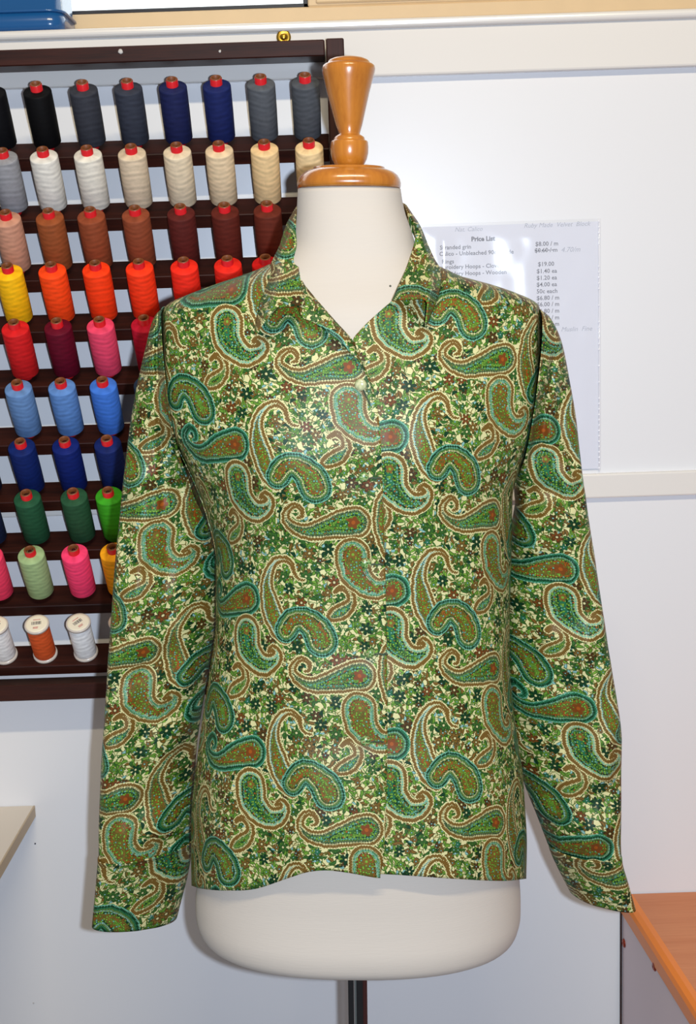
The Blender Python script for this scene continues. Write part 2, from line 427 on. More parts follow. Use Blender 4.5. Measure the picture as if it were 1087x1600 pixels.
link('back_edge', box_bm((xe - .0012, WALL - .006, 0), (xe + .001, WALL - .001, zt - .03)), M_DARK, desk, False)
link('side_panel', box_bm((XE - .02, YF + .02, 0), (XE, WALL - .004, zt - .030), .0008, 1), M_GREYP, desk, False)
def on_plane_x(px, py, X):
    d = ROT @ Vector(((px - 543.5) / F_PX, -(py - 800) / F_PX, -1)); return CAM + d * (X / d.x)
# the desk's left side runs a little off square: shift everything on that side with the distance from the wall
_d = ROT @ Vector(((1077 - 543.5) / F_PX, -(1600 - 800) / F_PX, -1)); _k = (zt - .030 - CAM.z) / _d.z; _p = CAM + _d * _k
SKEW = (_p.x - xe) / (WALL - _p.y)
for o in desk.children:
    for v in o.data.vertices:
        if v.co.x + desk.location.x < xe + .5: v.co.x += (WALL - (v.co.y + desk.location.y)) * SKEW
def on_side(px, py):
    d = ROT @ Vector(((px - 543.5) / F_PX, -(py - 800) / F_PX, -1))
    k = (xe + .002 + WALL * SKEW) / (d.x + d.y * SKEW); return CAM + d * k
for px, py in ((975, 1473.5), (1022.5, 1510)):
    p = on_side(px, py)
    s = lathe_bm([(.0072, 0), (.0070, .001), (.005, .0026), (.002, .0032), (.0018, .0022)], 24)
    bmesh.ops.rotate(s, verts=s.verts, cent=(0, 0, 0), matrix=Matrix.Rotation(-math.pi/2, 3, 'Y'))
    bmesh.ops.rotate(s, verts=s.verts, cent=(0, 0, 0), matrix=Matrix.Rotation(math.atan(SKEW), 3, 'Z'))
    bmesh.ops.translate(s, verts=s.verts, vec=(p.x, p.y, p.z)); link('copper_screw', s, M_COPPER, desk)
# pale desk at the left
zp = at(28, 1259, WALL).z; xp = at(55.5, 1266, WALL).x
d2 = empty('side_table', (xp - .3, 1.6, 0), 'pale beige laminate table end at lower left against the wall', 'table')
link('tabletop', box_bm((xp - .8, 1.05, zp - .018), (xp - .0025, WALL - .001, zp), .0006, 1), M_PALE, d2, False)
link('edge_strip', box_bm((xp - .0025, 1.05, zp - .0185), (xp, WALL - .001, zp + .0002), .0006, 1), M_PALEE, d2, False)
for y in (1.12, 1.92):
    for x in (xp - .76, xp - .10):
        link('leg', box_bm((x, y - .018, 0), (x + .035, y + .018, zp - .0185), .002, 1), M_PALEE, d2, False)
# ------------------------------------------------------------------ price list in a plastic sleeve
YS = WALL - .003
M_PAPER = plain('paper_sheet', (216, 217, 226), .6)
M_INK = plain('printed_ink', (128, 128, 134), .6); M_HAND = plain('pencil_ink', (178, 180, 190), .6)
pl = at(640, 345, YS); prr = at(940, 340, YS)
x0, x1 = at(655, 345, YS).x, at(938.5, 500, YS).x
zt, zb = at(800, 346, YS).z, at(915, 736, YS).z
sheet = empty('price_list', ((x0 + x1) / 2, YS, (zt + zb) / 2), 'printed price list in a clear plastic sleeve taped to the white wall', 'notice')
link('paper', box_bm((x0 + .004, YS + .0004, zb + .003), (x1 - .004, YS + .0008, zt - .004)), M_PAPER, sheet, False)
def txt(s, px, py, hpx, mat, name='printed_line', shear=0, bold=0, lean=0):
    c = bpy.data.curves.new(name, 'FONT'); c.body = s; p = at(px, py, YS)
    sc_m = 1050.0; c.size = hpx / sc_m / .70; c.shear = shear; c.offset = bold; c.resolution_u = 2; c.space_character = 1.0
    o = bpy.data.objects.new(name, c); COL.objects.link(o)
    dg = bpy.context.evaluated_depsgraph_get(); me = bpy.data.meshes.new_from_object(o.evaluated_get(dg))
    bpy.data.objects.remove(o)
    b = bmesh.new(); b.from_mesh(me); bpy.data.meshes.remove(me)
    bmesh.ops.transform(b, verts=b.verts, matrix=Matrix.Translation((p.x, YS + .0002, p.z)) @ Matrix.Rotation(lean, 4, 'Y') @ Matrix.Rotation(math.pi/2, 4, 'X'))
    link(name, b, mat, sheet, False)
txt('Price List', 736, 377, 6.8, M_INK, bold=.00035)
for s, px, py in (('Stranded grin', 687, 390), ('Calico - Unbleached 90cm wide', 686, 400), ('Rings', 690, 412), ('Embroidery Hoops - Clover', 681, 421), ('Embroidery Hoops - Wooden', 681, 431.5)):
    txt(s, px, py, 6.2, M_INK, bold=.0001)
for s, px, py in (('$8.00 / m', 836, 384.5), ('$0.60 / m', 835, 394.5), ('$19.00', 840, 416), ('$1.40 ea', 838, 427), ('$1.20 ea', 838, 437.5), ('$4.00 ea', 838, 448),
                  ('50c each', 838, 458.5), ('$6.80 / m', 838, 469), ('$6.00 / m', 838, 479), ('$6.80 / m', 838, 489.5), ('$7.20 / m', 838, 500), ('$7.20 / m', 838, 510)):
    txt(s, px, py, 6.4, M_INK, bold=.0001)
txt('- - - - - -', 835, 393.5, 6, M_INK, 'strike_mark', bold=.0002)
txt('Nat. Calico', 710, 362, 6.5, M_HAND, 'handwriting', .3)
txt('Ruby Made  Velvet  Block', 818, 356, 6.8, M_HAND, 'handwriting', .3)
txt('4.70/m', 876, 394, 7.5, M_HAND, 'handwriting', .3)
txt('Muslin  Fine', 876, 518, 7, M_HAND, 'handwriting', .3)
# the clear sleeve: a buckled film in front of the paper, welded edge with bright punch dots
NS = NT('clear_plastic_film')
tr = NS.node('ShaderNodeBsdfTransparent'); tr.inputs[0].default_value = (.985, .985, .99, 1)
gl = NS.node('ShaderNodeBsdfGlossy'); gl.inputs['Roughness'].default_value = .16
fr = NS.node('ShaderNodeFresnel'); fr.inputs['IOR'].default_value = 1.5
mx = NS.node('ShaderNodeMixShader'); NS.l.new(NS.m('MULTIPLY', fr.outputs[0], 1.3, clamp=True), mx.inputs[0]); NS.l.new(tr.outputs[0], mx.inputs[1]); NS.l.new(gl.outputs[0], mx.inputs[2])
NS.l.new(mx.outputs[0], NS.n['Material Output'].inputs['Surface'])
rows = []
for i in range(90):
    v = i / 89; r = []
    for j in range(70):
        u = j / 69
        e = min(u, 1 - u, v * 1.4, (1 - v) * 1.4) * 12; e = min(1, e)
        h = .0012 + e * (.0022 + .0030 * noise.noise(Vector((u * 3.2, v * 2.2, .7))) + .0035 * math.exp(-((u - .13 - .05 * v) / .035) ** 2) * max(0, 1 - v * 2.2) + .0012 * noise.noise(Vector((u * 9, v * 9, 3))))
        r.append((x0 + (x1 - x0) * u, YS - max(.0006, h), zt + (zb - zt) * v))
    rows.append(r)
link('plastic_sleeve', grid_bm(rows), NS.mat, sheet)
M_WELD = plain('welded_plastic_edge', (236, 236, 242), .12, spec=.8)
wb = bmesh.new()
merge(wb, box_bm((x1 - .0035, YS - .0012, zb), (x1 - .0018, YS - .0004, zt), .0003, 1))
for i in range(46):
    z = zb + (zt - zb) * (i + .5) / 46
    if noise.noise(Vector((0, 0, i * .37))) > -.1:
        s = box_bm((x1 - .0042, YS - .0018, z - .0016), (x1 - .0018, YS - .0006, z + .0016), .0005, 1); merge(wb, s)
link('welded_edge', wb, M_WELD, sheet)
# ------------------------------------------------------------------ dress form
YC = 1.50
M_JERSEY = NT('cream_jersey_cover')
_c = M_JERSEY.coord(); _n = M_JERSEY.noise(M_JERSEY.v('MULTIPLY', _c, (60, 60, 900)), 1.0, 2)[0]
M_JERSEY.set(color=M_JERSEY.mix(M_JERSEY.m('MULTIPLY', _n, .16), lin((188, 178, 166)), lin((174, 163, 150))), rough=.75, spec=.15, sheen=.1)
M_JERSEY.bump(_n, .15, .0008); M_JERSEY = M_JERSEY.mat
M_MAPLE = wood('honey_varnished_wood', (186, 116, 36), (154, 88, 22), .25, .6, (40, 40, 5), .8)
M_METAL = plain('black_pole_paint', (34, 34, 36), .3, metal=.3)
M_REDM = plain('dark_red_pole_band', (58, 22, 20), .35)
M_PIN = plain('pin_head', (70, 70, 60), .3)
def ring(xl, xr, py, dh, n=72, e=2.4, yo=0, Y=None, db=None):
    Y = Y or YC
    a, b2 = at(xl, py, Y), at(xr, py, Y); c = (a + b2) / 2; w = (b2 - a) / 2; out = []
    for i in range(n):
        t = 2 * math.pi * i / n
        cs = math.copysign(abs(math.cos(t)) ** (2 / e), math.cos(t)); sn = math.copysign(abs(math.sin(t)) ** (2 / e), math.sin(t))
        d = dh if sn > 0 else (db or dh)
        out.append(c + w * cs + Vector((0, -d * sn + yo, 0)))
    return out
base = at(557, 1480, YC)
form = empty('dress_form', (base.x, YC, 0), 'cream dress form with honey wood neck cap standing in front of the wall', 'dress form')
TB = [(296,465,625.5,.052),(318,464,629,.053),(335,463.5,633,.055),(360,461,642,.058),(385,455,650,.061),(405,436,662,.064),(420,412,682,.068),(440,362,728,.074),(460,310,790,.082),
      (480,276,822,.090),(510,266,832,.097),(560,268,828,.104),(620,280,822,.112),(700,300,806,.117),(765,322,790,.116),(863,348,786,.108),(972,350,784,.104),(1045,342,784,.106),
      (1117,334,790,.108),(1208,324,798,.114),(1262,316,804,.120),(1317,313,806,.122),(1360,310,809,.122),(1395,307,811,.124),(1420,308,810.5,.1265),(1438,313,806,.125),(1449,322,799,.121),(1456,338,786,.113),(1460,360,766,.102),(1461.5,420,706,.07)]
rows = []
for py in [296 + i * 8 for i in range(139)] + [1412, 1420, 1428, 1436, 1442, 1447, 1451, 1454.5, 1457, 1459, 1460.5, 1461.5]:
    rows.append(ring(interp(TB, py, 1), interp(TB, py, 2), py, interp(TB, py, 3)))
b = grid_bm(rows, True); b.faces.ensure_lookup_table()
b.verts.ensure_lookup_table(); n = 72
b.faces.new(b.verts[:n]); b.faces.new(b.verts[-n:][::-1])
bmesh.ops.recalc_face_normals(b, faces=b.faces)
torso_form = link('torso', b, M_JERSEY, form)
# wooden neck cap, finial
def ringstack(tab, n=64, e=2.0, Y=YC):
    b = grid_bm([ring(xl, xr, py, dh, n, e, Y=Y) for py, xl, xr, dh in tab], True); b.verts.ensure_lookup_table()
    b.faces.new(b.verts[:n]); b.faces.new(b.verts[-n:]); bmesh.ops.recalc_face_normals(b, faces=b.faces); return b
link('neck_cap', ringstack([(295.5, 468, 622, .052), (295, 465.5, 625, .054), (292, 464.5, 625.8, .0555), (287, 464, 626, .0558), (281, 466, 624.5, .055), (275, 470, 621, .053), (270, 476, 615, .050), (266.5, 484, 606, .046),
      (265.5, 489, 601.5, .043), (265, 489, 601, .0425), (262.4, 489.5, 600.5, .0422), (262, 491, 599, .041)], e=2.5), M_MAPLE, form)
def round_stack(tab, Y=YC, seg=56):
    out = []
    for py, xl, xr in tab:
        r = (xr - xl) / 2 / 1395.0; out.append((py, xl, xr, r))
    return ringstack(out, seg, 2.0, Y)
link('finial', round_stack([(262.3, 528, 563), (261, 526, 566), (256, 522, 569.5), (249, 518.5, 573), (240, 516.5, 575.2), (230, 516, 575.6), (223, 516.6, 575), (220.5, 517.5, 574), (219.8, 520.5, 570.5), (218, 521, 570), (214.5, 522.5, 569), (211.6, 526, 565), (210.5, 529, 562.5),
      (209, 529.5, 562), (195, 524.5, 566), (170, 517.5, 571.5), (145, 510.5, 577), (122, 505, 583), (113, 503.3, 585.3), (107, 503, 586), (103, 504.2, 585), (100.6, 507, 582.5), (99.6, 510, 579), (98.8, 512, 577.5), (96.5, 512.2, 577), (94, 514.5, 574.5), (91.5, 520, 569), (89.7, 528, 561), (89.2, 540, 549)]), M_MAPLE, form)
# pole and base below
pb, pt = at(558.5, 1600, YC), at(556.8, 1470, YC)
dirv = (pb - pt).normalized()
def bar(x_l, x_r, dy0, dy1, mat, name, zb=.04):
    a0 = pt + XC * (x_l - 557) / 1330; a1 = pt + XC * (x_r - 557) / 1330
    k = (zb - pt.z) / dirv.z; b = bmesh.new(); vs = []
    for kk in (0, k):
        for q, yy in ((a0, dy0), (a1, dy0), (a1, dy1), (a0, dy1)):
            vs.append(b.verts.new(q + dirv * kk + Vector((0, yy, 0))))
    for f in ((0, 1, 2, 3), (7, 6, 5, 4), (0, 4, 5, 1), (1, 5, 6, 2), (2, 6, 7, 3), (3, 7, 4, 0)): b.faces.new([vs[i] for i in f])
    bmesh.ops.recalc_face_normals(b, faces=b.faces)
    bmesh.ops.bevel(b, geom=b.edges[:], offset=.0012, segments=2, affect='EDGES'); return link(name, b, mat, form, False)
bar(542.5, 551.5, -.010, .012, M_METAL, 'pole')
bar(552.6, 556.5, -.006, .012, plain('grey_pole_groove', (96, 98, 94), .3), 'pole_groove')
bar(555.8, 566, -.010, .012, M_METAL, 'pole')
bar(565.6, 573, -.008, .012, M_REDM, 'pole_band')
fb = bmesh.new(); ft = pt + dirv * ((.05 - pt.z) / dirv.z)
merge(fb, lathe_bm([(.19, -.05), (.19, -.035), (.185, -.03), (.03, -.012), (.025, 0)], 48)); bmesh.ops.translate(fb, verts=fb.verts, vec=(ft.x, ft.y, .05))
link('base_plate', fb, M_METAL, form)
pp = at(609.5, 447, YC - .07)
# ------------------------------------------------------------------ printed satin: paisley drawn by distance fields
PX, PY = 630.0, 825.0              # the print repeats every PY down and is dropped half a repeat every PX across
def paisley_material():
    N = NT('paisley_satin')
    uvn = N.node('ShaderNodeUVMap'); uvn.uv_map = 'UVMap'
    P0 = N.v('SCALE', uvn.outputs[0], scale=1000.0)      # UV holds print units / 1000
    # hand-drawn wobble of all outlines
    w = N.noise(P0, .012, 2)
    wc = N.sepc(w[1]); wob = N.comb(N.m('MULTIPLY_ADD', wc[0], 16.0, -8.0), N.m('MULTIPLY_ADD', wc[1], 16.0, -8.0))
    P = N.v('ADD', P0, wob)
    P = N.v('MULTIPLY', P, (1, 1, 0))
    C = {k: tuple(q * .60 for q in lin(v)) for k, v in dict(cream=(240, 232, 168), brown=(138, 102, 42), dbrown=(92, 58, 20), olive=(120, 108, 40),
         green=(112, 160, 54), mgreen=(62, 112, 44), dgreen=(14, 66, 36), teal=(44, 124, 84), lteal=(118, 186, 156),
         sky=(150, 204, 196), orange=(176, 92, 30), ink=(22, 44, 20), rust=(134, 72, 26), lime=(136, 186, 64)).items()}
    # ---- ground of small flowers, leaves and tendrils
    def voro(vec, cell, feature='F1', rand=1.0):
        n = N.node('ShaderNodeTexVoronoi', voronoi_dimensions='2D', feature=feature)
        N._in(n.inputs['Vector'], vec); n.inputs['Scale'].default_value = 1.0 / cell; n.inputs['Randomness'].default_value = rand
        return n
    def gt(a, b): return N.m('GREATER_THAN', a, b)
    def lt(a, b): return N.m('LESS_THAN', a, b)
    nz = N.sepc(N.noise(P, .03, 1)[1])
    Pw = N.v('ADD', P, N.comb(N.m('MULTIPLY_ADD', nz[0], 34.0, -17.0), N.m('MULTIPLY_ADD', nz[1], 34.0, -17.0)))
    Pw = N.v('MULTIPLY', Pw, (1, 1, 0))
    col = C['cream']
    e = voro(Pw, 52, 'DISTANCE_TO_EDGE').outputs['Distance']
    col = N.mix(lt(e, .045), col, C['olive'])
    e = voro(N.v('ADD', Pw, (211, 97, 0)), 44, 'DISTANCE_TO_EDGE').outputs['Distance']
    col = N.mix(lt(e, .05), col, C['mgreen'])
    def leaves(col, cell, off, la, lb, pal, keep):
        Q = N.v('ADD', N.v('ADD', P, off), N.v('SCALE', col, scale=1e-7)) if isinstance(col, bpy.types.NodeSocket) else N.v('ADD', P, off)
        vn = voro(Q, cell)
        loc = N.v('SUBTRACT', Q, vn.outputs['Position'])
        r, g, b = N.sepc(vn.outputs['Color'])
        ang = N.m('MULTIPLY', r, 6.283)
        cs, sn = N.m('COSINE', ang), N.m('SINE', ang)
        x, y, _ = N.sep(loc)
        xr = N.m('ADD', N.m('MULTIPLY', x, cs), N.m('MULTIPLY', y, sn))
        yr = N.m('SUBTRACT', N.m('MULTIPLY', y, cs), N.m('MULTIPLY', x, sn))
        # a leaf bends a little: y += k x^2
        yr = N.m('ADD', yr, N.m('MULTIPLY', N.m('MULTIPLY', xr, xr), .018))
        q = N.m('ADD', N.m('ABSOLUTE', N.m('DIVIDE', yr, lb)), N.m('POWER', N.m('ABSOLUTE', N.m('DIVIDE', xr, la)), 2.0))
        lc = N.ramp(g, pal, 'CONSTANT')
        lc = N.mix(gt(q, .55), lc, N.mix(.65, lc, C['ink']))
        return N.mix(N.m('MULTIPLY', lt(q, 1.0), lt(b, keep)), col, lc)
    pal1 = [(0, C['green']), (.3, C['mgreen']), (.5, C['olive']), (.60, C['lime']), (.72, C['brown']), (.88, C['sky'])]
    pal2 = [(0, C['mgreen']), (.25, C['green']), (.5, C['dgreen']), (.65, C['brown']), (.8, C['green'])]
    col = leaves(col, 36, (0, 0, 0), 18, 9, pal1, .92)
    col = leaves(col, 43, (517, 333, 0), 24, 10, pal2, .80)
    col = leaves(col, 31, (871, 133, 0), 15, 6.5, pal1, .62)
    def flowers(col, cell, off, R, lobes, depth, pal, keep, core):
        Q = N.v('ADD', N.v('ADD', P, off), N.v('SCALE', col, scale=1e-7)); vn = voro(Q, cell, rand=.8)
        x, y, _ = N.sep(N.v('SUBTRACT', Q, vn.outputs['Position']))
        r, g, b = N.sepc(vn.outputs['Color'])
        th = N.m('ADD', N.m('ARCTAN2', y, x), N.m('MULTIPLY', r, 6.28))
        rad = N.m('MULTIPLY', N.m('MULTIPLY_ADD', N.m('ABSOLUTE', N.m('COSINE', N.m('MULTIPLY', th, lobes / 2))), depth, 1 - depth),
                  N.m('MULTIPLY_ADD', b, R * .35, R * .75))
        rho = N.m('DIVIDE', N.m('SQRT', N.m('ADD', N.m('MULTIPLY', x, x), N.m('MULTIPLY', y, y))), rad)
        pc = N.ramp(g, pal, 'CONSTANT')
        dark = N.mix(.6, pc, C['ink'])
        fc = N.mix(gt(rho, .70), pc, dark)
        fc = N.mix(lt(rho, .40), fc, N.mix(.75, pc, C['ink']))
        fc = N.mix(lt(rho, .20), fc, core)
        return N.mix(N.m('MULTIPLY', lt(rho, 1.0), lt(b, keep)), col, fc)
    palf = [(0, C['mgreen']), (.25, C['brown']), (.5, C['green']), (.80, C['teal']), (.88, C['dbrown'])]
    palg = [(0, C['dgreen']), (.2, C['brown']), (.5, C['mgreen']), (.72, C['dbrown']), (.90, C['rust'])]
    col = flowers(col, 58, (91, 407, 0), 24, 5, .5, palf, .70, C['sky'])
    col = flowers(col, 104, (303, 151, 0), 38, 6, .6, palg, .80, C['cream'])
    # ---- the big motifs
    def fold(cx, cy, after):
        x, y, _ = N.sep(N.v('ADD', P, N.v('SCALE', after, scale=1e-7)))   # keeps the nodes in drawing order
        x = N.m('SUBTRACT', x, cx); y = N.m('SUBTRACT', y, cy)
        k = N.m('ROUND', N.m('DIVIDE', x, PX))
        xl = N.m('SUBTRACT', x, N.m('MULTIPLY', k, PX))
        yl = N.m('WRAP', N.m('ADD', y, N.m('MULTIPLY', k, 410.0)), PY / 2, -PY / 2)
        par = N.m('MODULO', N.m('ADD', k, 100.0), 2.0)
        return N.v('ADD', N.comb(xl, yl), (cx, cy, 0)), par
    def chain(Q, pts, k=9.0):
        d = None; fine = []
        for i in range(len(pts) - 1):
            p0 = pts[max(0, i - 1)]; p1, p2 = pts[i], pts[i + 1]; p3 = pts[min(len(pts) - 1, i + 2)]
            fine.append(p1)
            if math.hypot(p2[0] - p1[0], p2[1] - p1[1]) > 24:
                fine.append(tuple((-p0[c] + 9 * p1[c] + 9 * p2[c] - p3[c]) / 16 for c in range(3)))
        fine.append(pts[-1])
        for (ax, ay, ar), (bx, by, br) in zip(fine, fine[1:]):
            bax, bay = bx - ax, by - ay; l2 = bax * bax + bay * bay
            pa = N.v('SUBTRACT', Q, (ax, ay, 0))
            h = N.m('MULTIPLY', N.v('DOT_PRODUCT', pa, (bax / l2, bay / l2, 0)), 1.0, clamp=True)
            l = N.v('LENGTH', N.v('SUBTRACT', pa, N.v('SCALE', (bax, bay, 0), scale=h)))
            ds = N.m('ADD', l, N.m('MULTIPLY_ADD', h, float(ar - br), -float(ar)))
            d = ds if d is None else N.m('SMOOTH_MIN', d, ds, k)
        return d
    x_, y_, _ = N.sep(P)
    def scal(amp, k):                                    # little scallops and beads
        return N.m('MULTIPLY', N.m('MULTIPLY', N.m('SINE', N.m('MULTIPLY', x_, k)), N.m('SINE', N.m('MULTIPLY', y_, k))), amp)
    scalA = scal(5.0, .42); beads = scal(1.0, .62)
    vs = voro(P, 15, rand=.7); sp_d = vs.outputs['Distance']; sp_r = N.sepc(vs.outputs['Color'])[0]
    sp_ring = lt(sp_d, .44); sp_dot = lt(sp_d, .30)
    vl = voro(P, 12, rand=.3).outputs['Distance']; loopf = N.m('MULTIPLY', gt(vl, .26), lt(vl, .40))
    beadf = gt(beads, .30); dotf = gt(scal(1.0, .40), .45)
    def bands(d, tab, wavy=0.0):
        """tab: (depth from the edge, colour) going inwards; returns the colour"""
        dd = N.m('ADD', d, N.m('MULTIPLY', scalA, wavy)) if wavy else d
        t = N.m('DIVIDE', N.m('MULTIPLY', dd, -1.0), 100.0, clamp=True)
        return N.ramp(t, [(max(0.0, p / 100), c) for p, c in tab], 'CONSTANT')
    def motif(col, c, pts, tabs, k=9.0, extra=None):
        Q, par = fold(*c, col); d = chain(Q, pts, k)
        c0 = bands(d, tabs[0], .9)
        if len(tabs) > 1:
            c1 = bands(d, tabs[1], .9); c0 = N.mix(par, c0, c1)
        c0 = N.mix(N.m('MULTIPLY', beadf, N.m('MULTIPLY', gt(d, -26.0), lt(d, -7.0))), c0, N.mix(.55, c0, C['ink']))
        c0 = N.mix(N.m('MULTIPLY', sp_ring, lt(d, -38.0)), c0, N.mix(.7, c0, C['ink']))
        c0 = N.mix(N.m('MULTIPLY', sp_dot, lt(d, -38.0)), c0, N.ramp(sp_r, [(0, C['lime']), (.35, C['olive']), (.55, C['lteal']), (.68, C['green']), (.94, C['orange'])], 'CONSTANT'))
        c0 = N.mix(N.m('MULTIPLY', loopf, N.m('MULTIPLY', gt(d, -40.0), lt(d, -25.0))), c0, N.mix(.26, c0, C['cream']))
        if extra: c0 = extra(Q, par, d, c0)
        return N.mix(lt(d, 0.0), col, c0)
    b, cr, dg, g, te, lt_, ol, o, mg, ink, db, sk = (C[k] for k in ('brown', 'cream', 'dgreen', 'green', 'teal', 'lteal', 'olive', 'orange', 'mgreen', 'ink', 'dbrown', 'sky'))
    def blossom(cx, cy, R, c1, c2):
        def f(Q, par, d, c0):
            x, y, _ = N.sep(N.v('SUBTRACT', Q, (cx, cy, 0)))
            th = N.m('ARCTAN2', y, x)
            rr = N.m('SQRT', N.m('ADD', N.m('MULTIPLY', x, x), N.m('MULTIPLY', y, y)))
            rad = N.m('MULTIPLY_ADD', N.m('ABSOLUTE', N.m('COSINE', N.m('MULTIPLY', th, 2.5))), R * .4, R * .6)
            c0 = N.mix(lt(rr, rad), c0, c1)
            return N.mix(lt(rr, R * .3), c0, c2)
        return f
    # C: tall hooked crescent
    Cp = [(432, 745, 40), (395, 690, 66), (352, 575, 66), (335, 470, 48), (350, 395, 36), (392, 333, 30), (448, 318, 24), (490, 352, 20), (500, 398, 16), (524, 430, 13), (556, 436, 11)]
    tC = [(0, cr), (6, b), (22, cr), (27, sk), (32, dg), (36, ol), (50, b), (58, o), (64, g)]
    tC2 = [(0, cr), (6, b), (22, cr), (27, te), (32, dg), (36, b), (48, ol), (60, o)]
    col = motif(col, (420, 560), Cp, [tC, tC2], 6)
    # H / F: small loop
    Fp = [(712, 496, 18), (745, 476, 22), (788, 500, 28), (796, 555, 34), (755, 598, 50), (714, 618, 48), (690, 630, 36)]
    tF = [(0, cr), (5, b), (25, cr), (29, dg), (36, te), (44, lt_)]
    tF2 = [(0, cr), (5, b), (25, cr), (29, mg), (38, g), (46, dg)]
    col = motif(col, (745, 555), Fp, [tF, tF2], 6)
    # A: lying drop with a hook and a flower / B: drop with an orange ring
    Ap = [(828, 122, 92), (765, 133, 86), (690, 152, 70), (600, 174, 54), (522, 160, 42), (468, 112, 31), (478, 60, 26), (520, 32, 22), (556, 56, 19), (556, 92, 16), (532, 100, 12)]
    tA = [(0, cr), (6, b), (22, cr), (27, dg), (37, mg), (44, lt_), (49, dg), (58, g), (70, mg), (84, dg)]
    tA2 = [(0, lt_), (5, te), (14, dg), (24, lt_), (29, mg), (38, dg), (44, o), (52, ol), (66, b), (78, C['rust'])]
    col = motif(col, (672, 125), Ap, [tA, tA2], 6, blossom(822, 124, 34, C['rust'], C['orange']))
    # E / G: kidney with a curled foot
    Ep = [(812, 300, 98), (818, 385, 94), (872, 455, 76), (930, 480, 66), (990, 458, 50), (1012, 420, 34), (988, 390, 26), (960, 404, 18)]
    tE = [(0, cr), (5, b), (22, cr), (26, te), (34, lt_), (44, cr), (47, db), (52, b), (58, o), (64, ol), (76, b), (84, ol)]
    tE2 = [(0, cr), (5, b), (25, cr), (29, lt_), (38, cr), (41, dg), (52, lt_), (58, mg), (70, dg), (80, te)]
    col = motif(col, (868, 365), Ep, [tE, tE2], 8, blossom(815, 296, 24, C['brown'], C['lime']))
    # D: comma with scalloped green border
    Dp = [(632, 762, 88), (606, 700, 84), (540, 645, 70), (478, 652, 68), (438, 703, 68)]
    tD = [(0, lt_), (6, dg), (16, lt_), (20, mg), (34, cr), (38, dg), (46, ol), (54, o), (60, b), (70, g), (78, ol)]
    tD2 = [(0, lt_), (6, dg), (16, te), (22, mg), (34, sk), (38, dg), (50, ol), (60, b), (72, g)]
    col = motif(col, (545, 700), Dp, [tD, tD2], 8)
    # weave: faint fine thread texture and satin gloss
    N.set(color=col, rough=.44, spec=.20)
    fine = N.noise(P0, .45, 1)[0]
    N.bump(fine, .12, .0006)
    return N.mat
# ------------------------------------------------------------------ blouse
M_SATIN = paisley_material()
blouse = empty('blouse', (at(550, 900, YC).x, YC, at(550, 1375, YC).z), 'green paisley satin blouse with collar and long sleeves worn by the dress form', 'blouse')
S = 3.397
# silhouette of the body of the blouse: (py, left, right, front depth)
SB = [(413,420,678,.066),(422,400,700,.070),(430,378,715,.074),(445,333,769,.080),(460,293,812,.088),(472,266,836,.094),(482,256,843,.099),(500,252.5,844,.105),(560,252.5,843,.118),(620,256,839,.126),
      (680,269,829,.131),(720,288,817,.133),(765,309,802,.132),(800,322,800,.129),(863,337,799,.123),(972,337,796,.118),(1045,327,796,.119),(1117,316,803,.124),(1208,304,816,.131),(1262,299,820,.134),(1317,298,823,.139),(1375,299,822,.142)]
HEM_L = [(300,1384),(312,1388),(345,1391.5),(375,1391.5),(403,1388),(451,1372),(480,1363),(510,1360),(545,1364),(590,1372),(600,1372)]
HEM_R = [(560,1366),(600,1366),(650,1369),(707,1373),(787,1376.5),(823,1373)]
# opening: left edge of the front and the placket edge, right edge of the V
VL = [(413,458),(432,466),(447,477),(475,500),(505,526),(531,549.5),(545,556),(560,562),(590,577),(615,584),(642,590),(700,595),(800,599),(900,602),(1050,604.5),(1180,605),(1337,600),(1372,594)]
VR = [(413,641),(432,633),(440,627),(448,621),(470,612),(482,599),(505,574),(520,560),(531,552),(560,553),(640,560),(1372,566)]
def hw(py, px):
    l, r = interp(SB, py, 1), interp(SB, py, 2)
    return (px - (l + r) / 2) / ((r - l) / 2)
def fold_noise(px, py):
    """soft drapery, metres towards the camera"""
    v = noise.noise(Vector((px / 55, py / 260, 1.3))) * .0032 + noise.noise(Vector((px / 120, py / 170, 7.1))) * .004
    v += noise.noise(Vector((px / 24, py / 90, 4.4))) * .0008
    k = min(1, max(0, (py - 480) / 200))
    v *= .35 + .65 * k
    # flare folds at the hem
    k2 = min(1, max(0, (py - 950) / 420))
    v += k2 * (.0075 * math.exp(-((px - 500) / 48) ** 2) - .005 * math.exp(-((px - 420) / 40) ** 2) + .004 * math.exp(-((px - 690) / 60) ** 2) + .003 * math.exp(-((px - 340) / 22) ** 2))
    # pull towards the buttons
    for bx, by in ((569, 745), (571, 880), (578, 1020), (571, 1155)):
        v -= .0022 * math.exp(-((py - by) / 26) ** 2) * math.exp(-((px - bx) / 70) ** 2) * (1 if px < 620 else .6)
    return v
def front_Y(px, py, extra=0):
    s = max(-1, min(1, hw(py, px))); d = interp(SB, py, 3)
    k = (1 - abs(s) ** 2.35) ** (1 / 2.35)
    e = .26 * min(1, max(0, (py - 462) / 40)) * min(1, max(0, (770 - py) / 90))   # the front runs on into the sleeves here
    k = k + (1 - k) * e * max(0, (abs(s) - .6) / .4) ** 2 * (1 - max(0, (abs(s) - .975) / .025) ** 2)
    bust = .010 * math.exp(-((py - 700) / 110) ** 2) * (math.exp(-((abs(s) - .45) / .26) ** 2))
    return YC - d * k - (bust + fold_noise(px, py)) * min(1, k * 1.5) - extra
def cos_space(n, lo=False, hi=False):
    out = []
    for i in range(n):
        t = i / (n - 1)
        if lo: t = 1 - math.cos(t * math.pi / 2) if not hi else (1 - math.cos(t * math.pi)) / 2
        elif hi: t = math.sin(t * math.pi / 2)
        out.append(t)
    return out
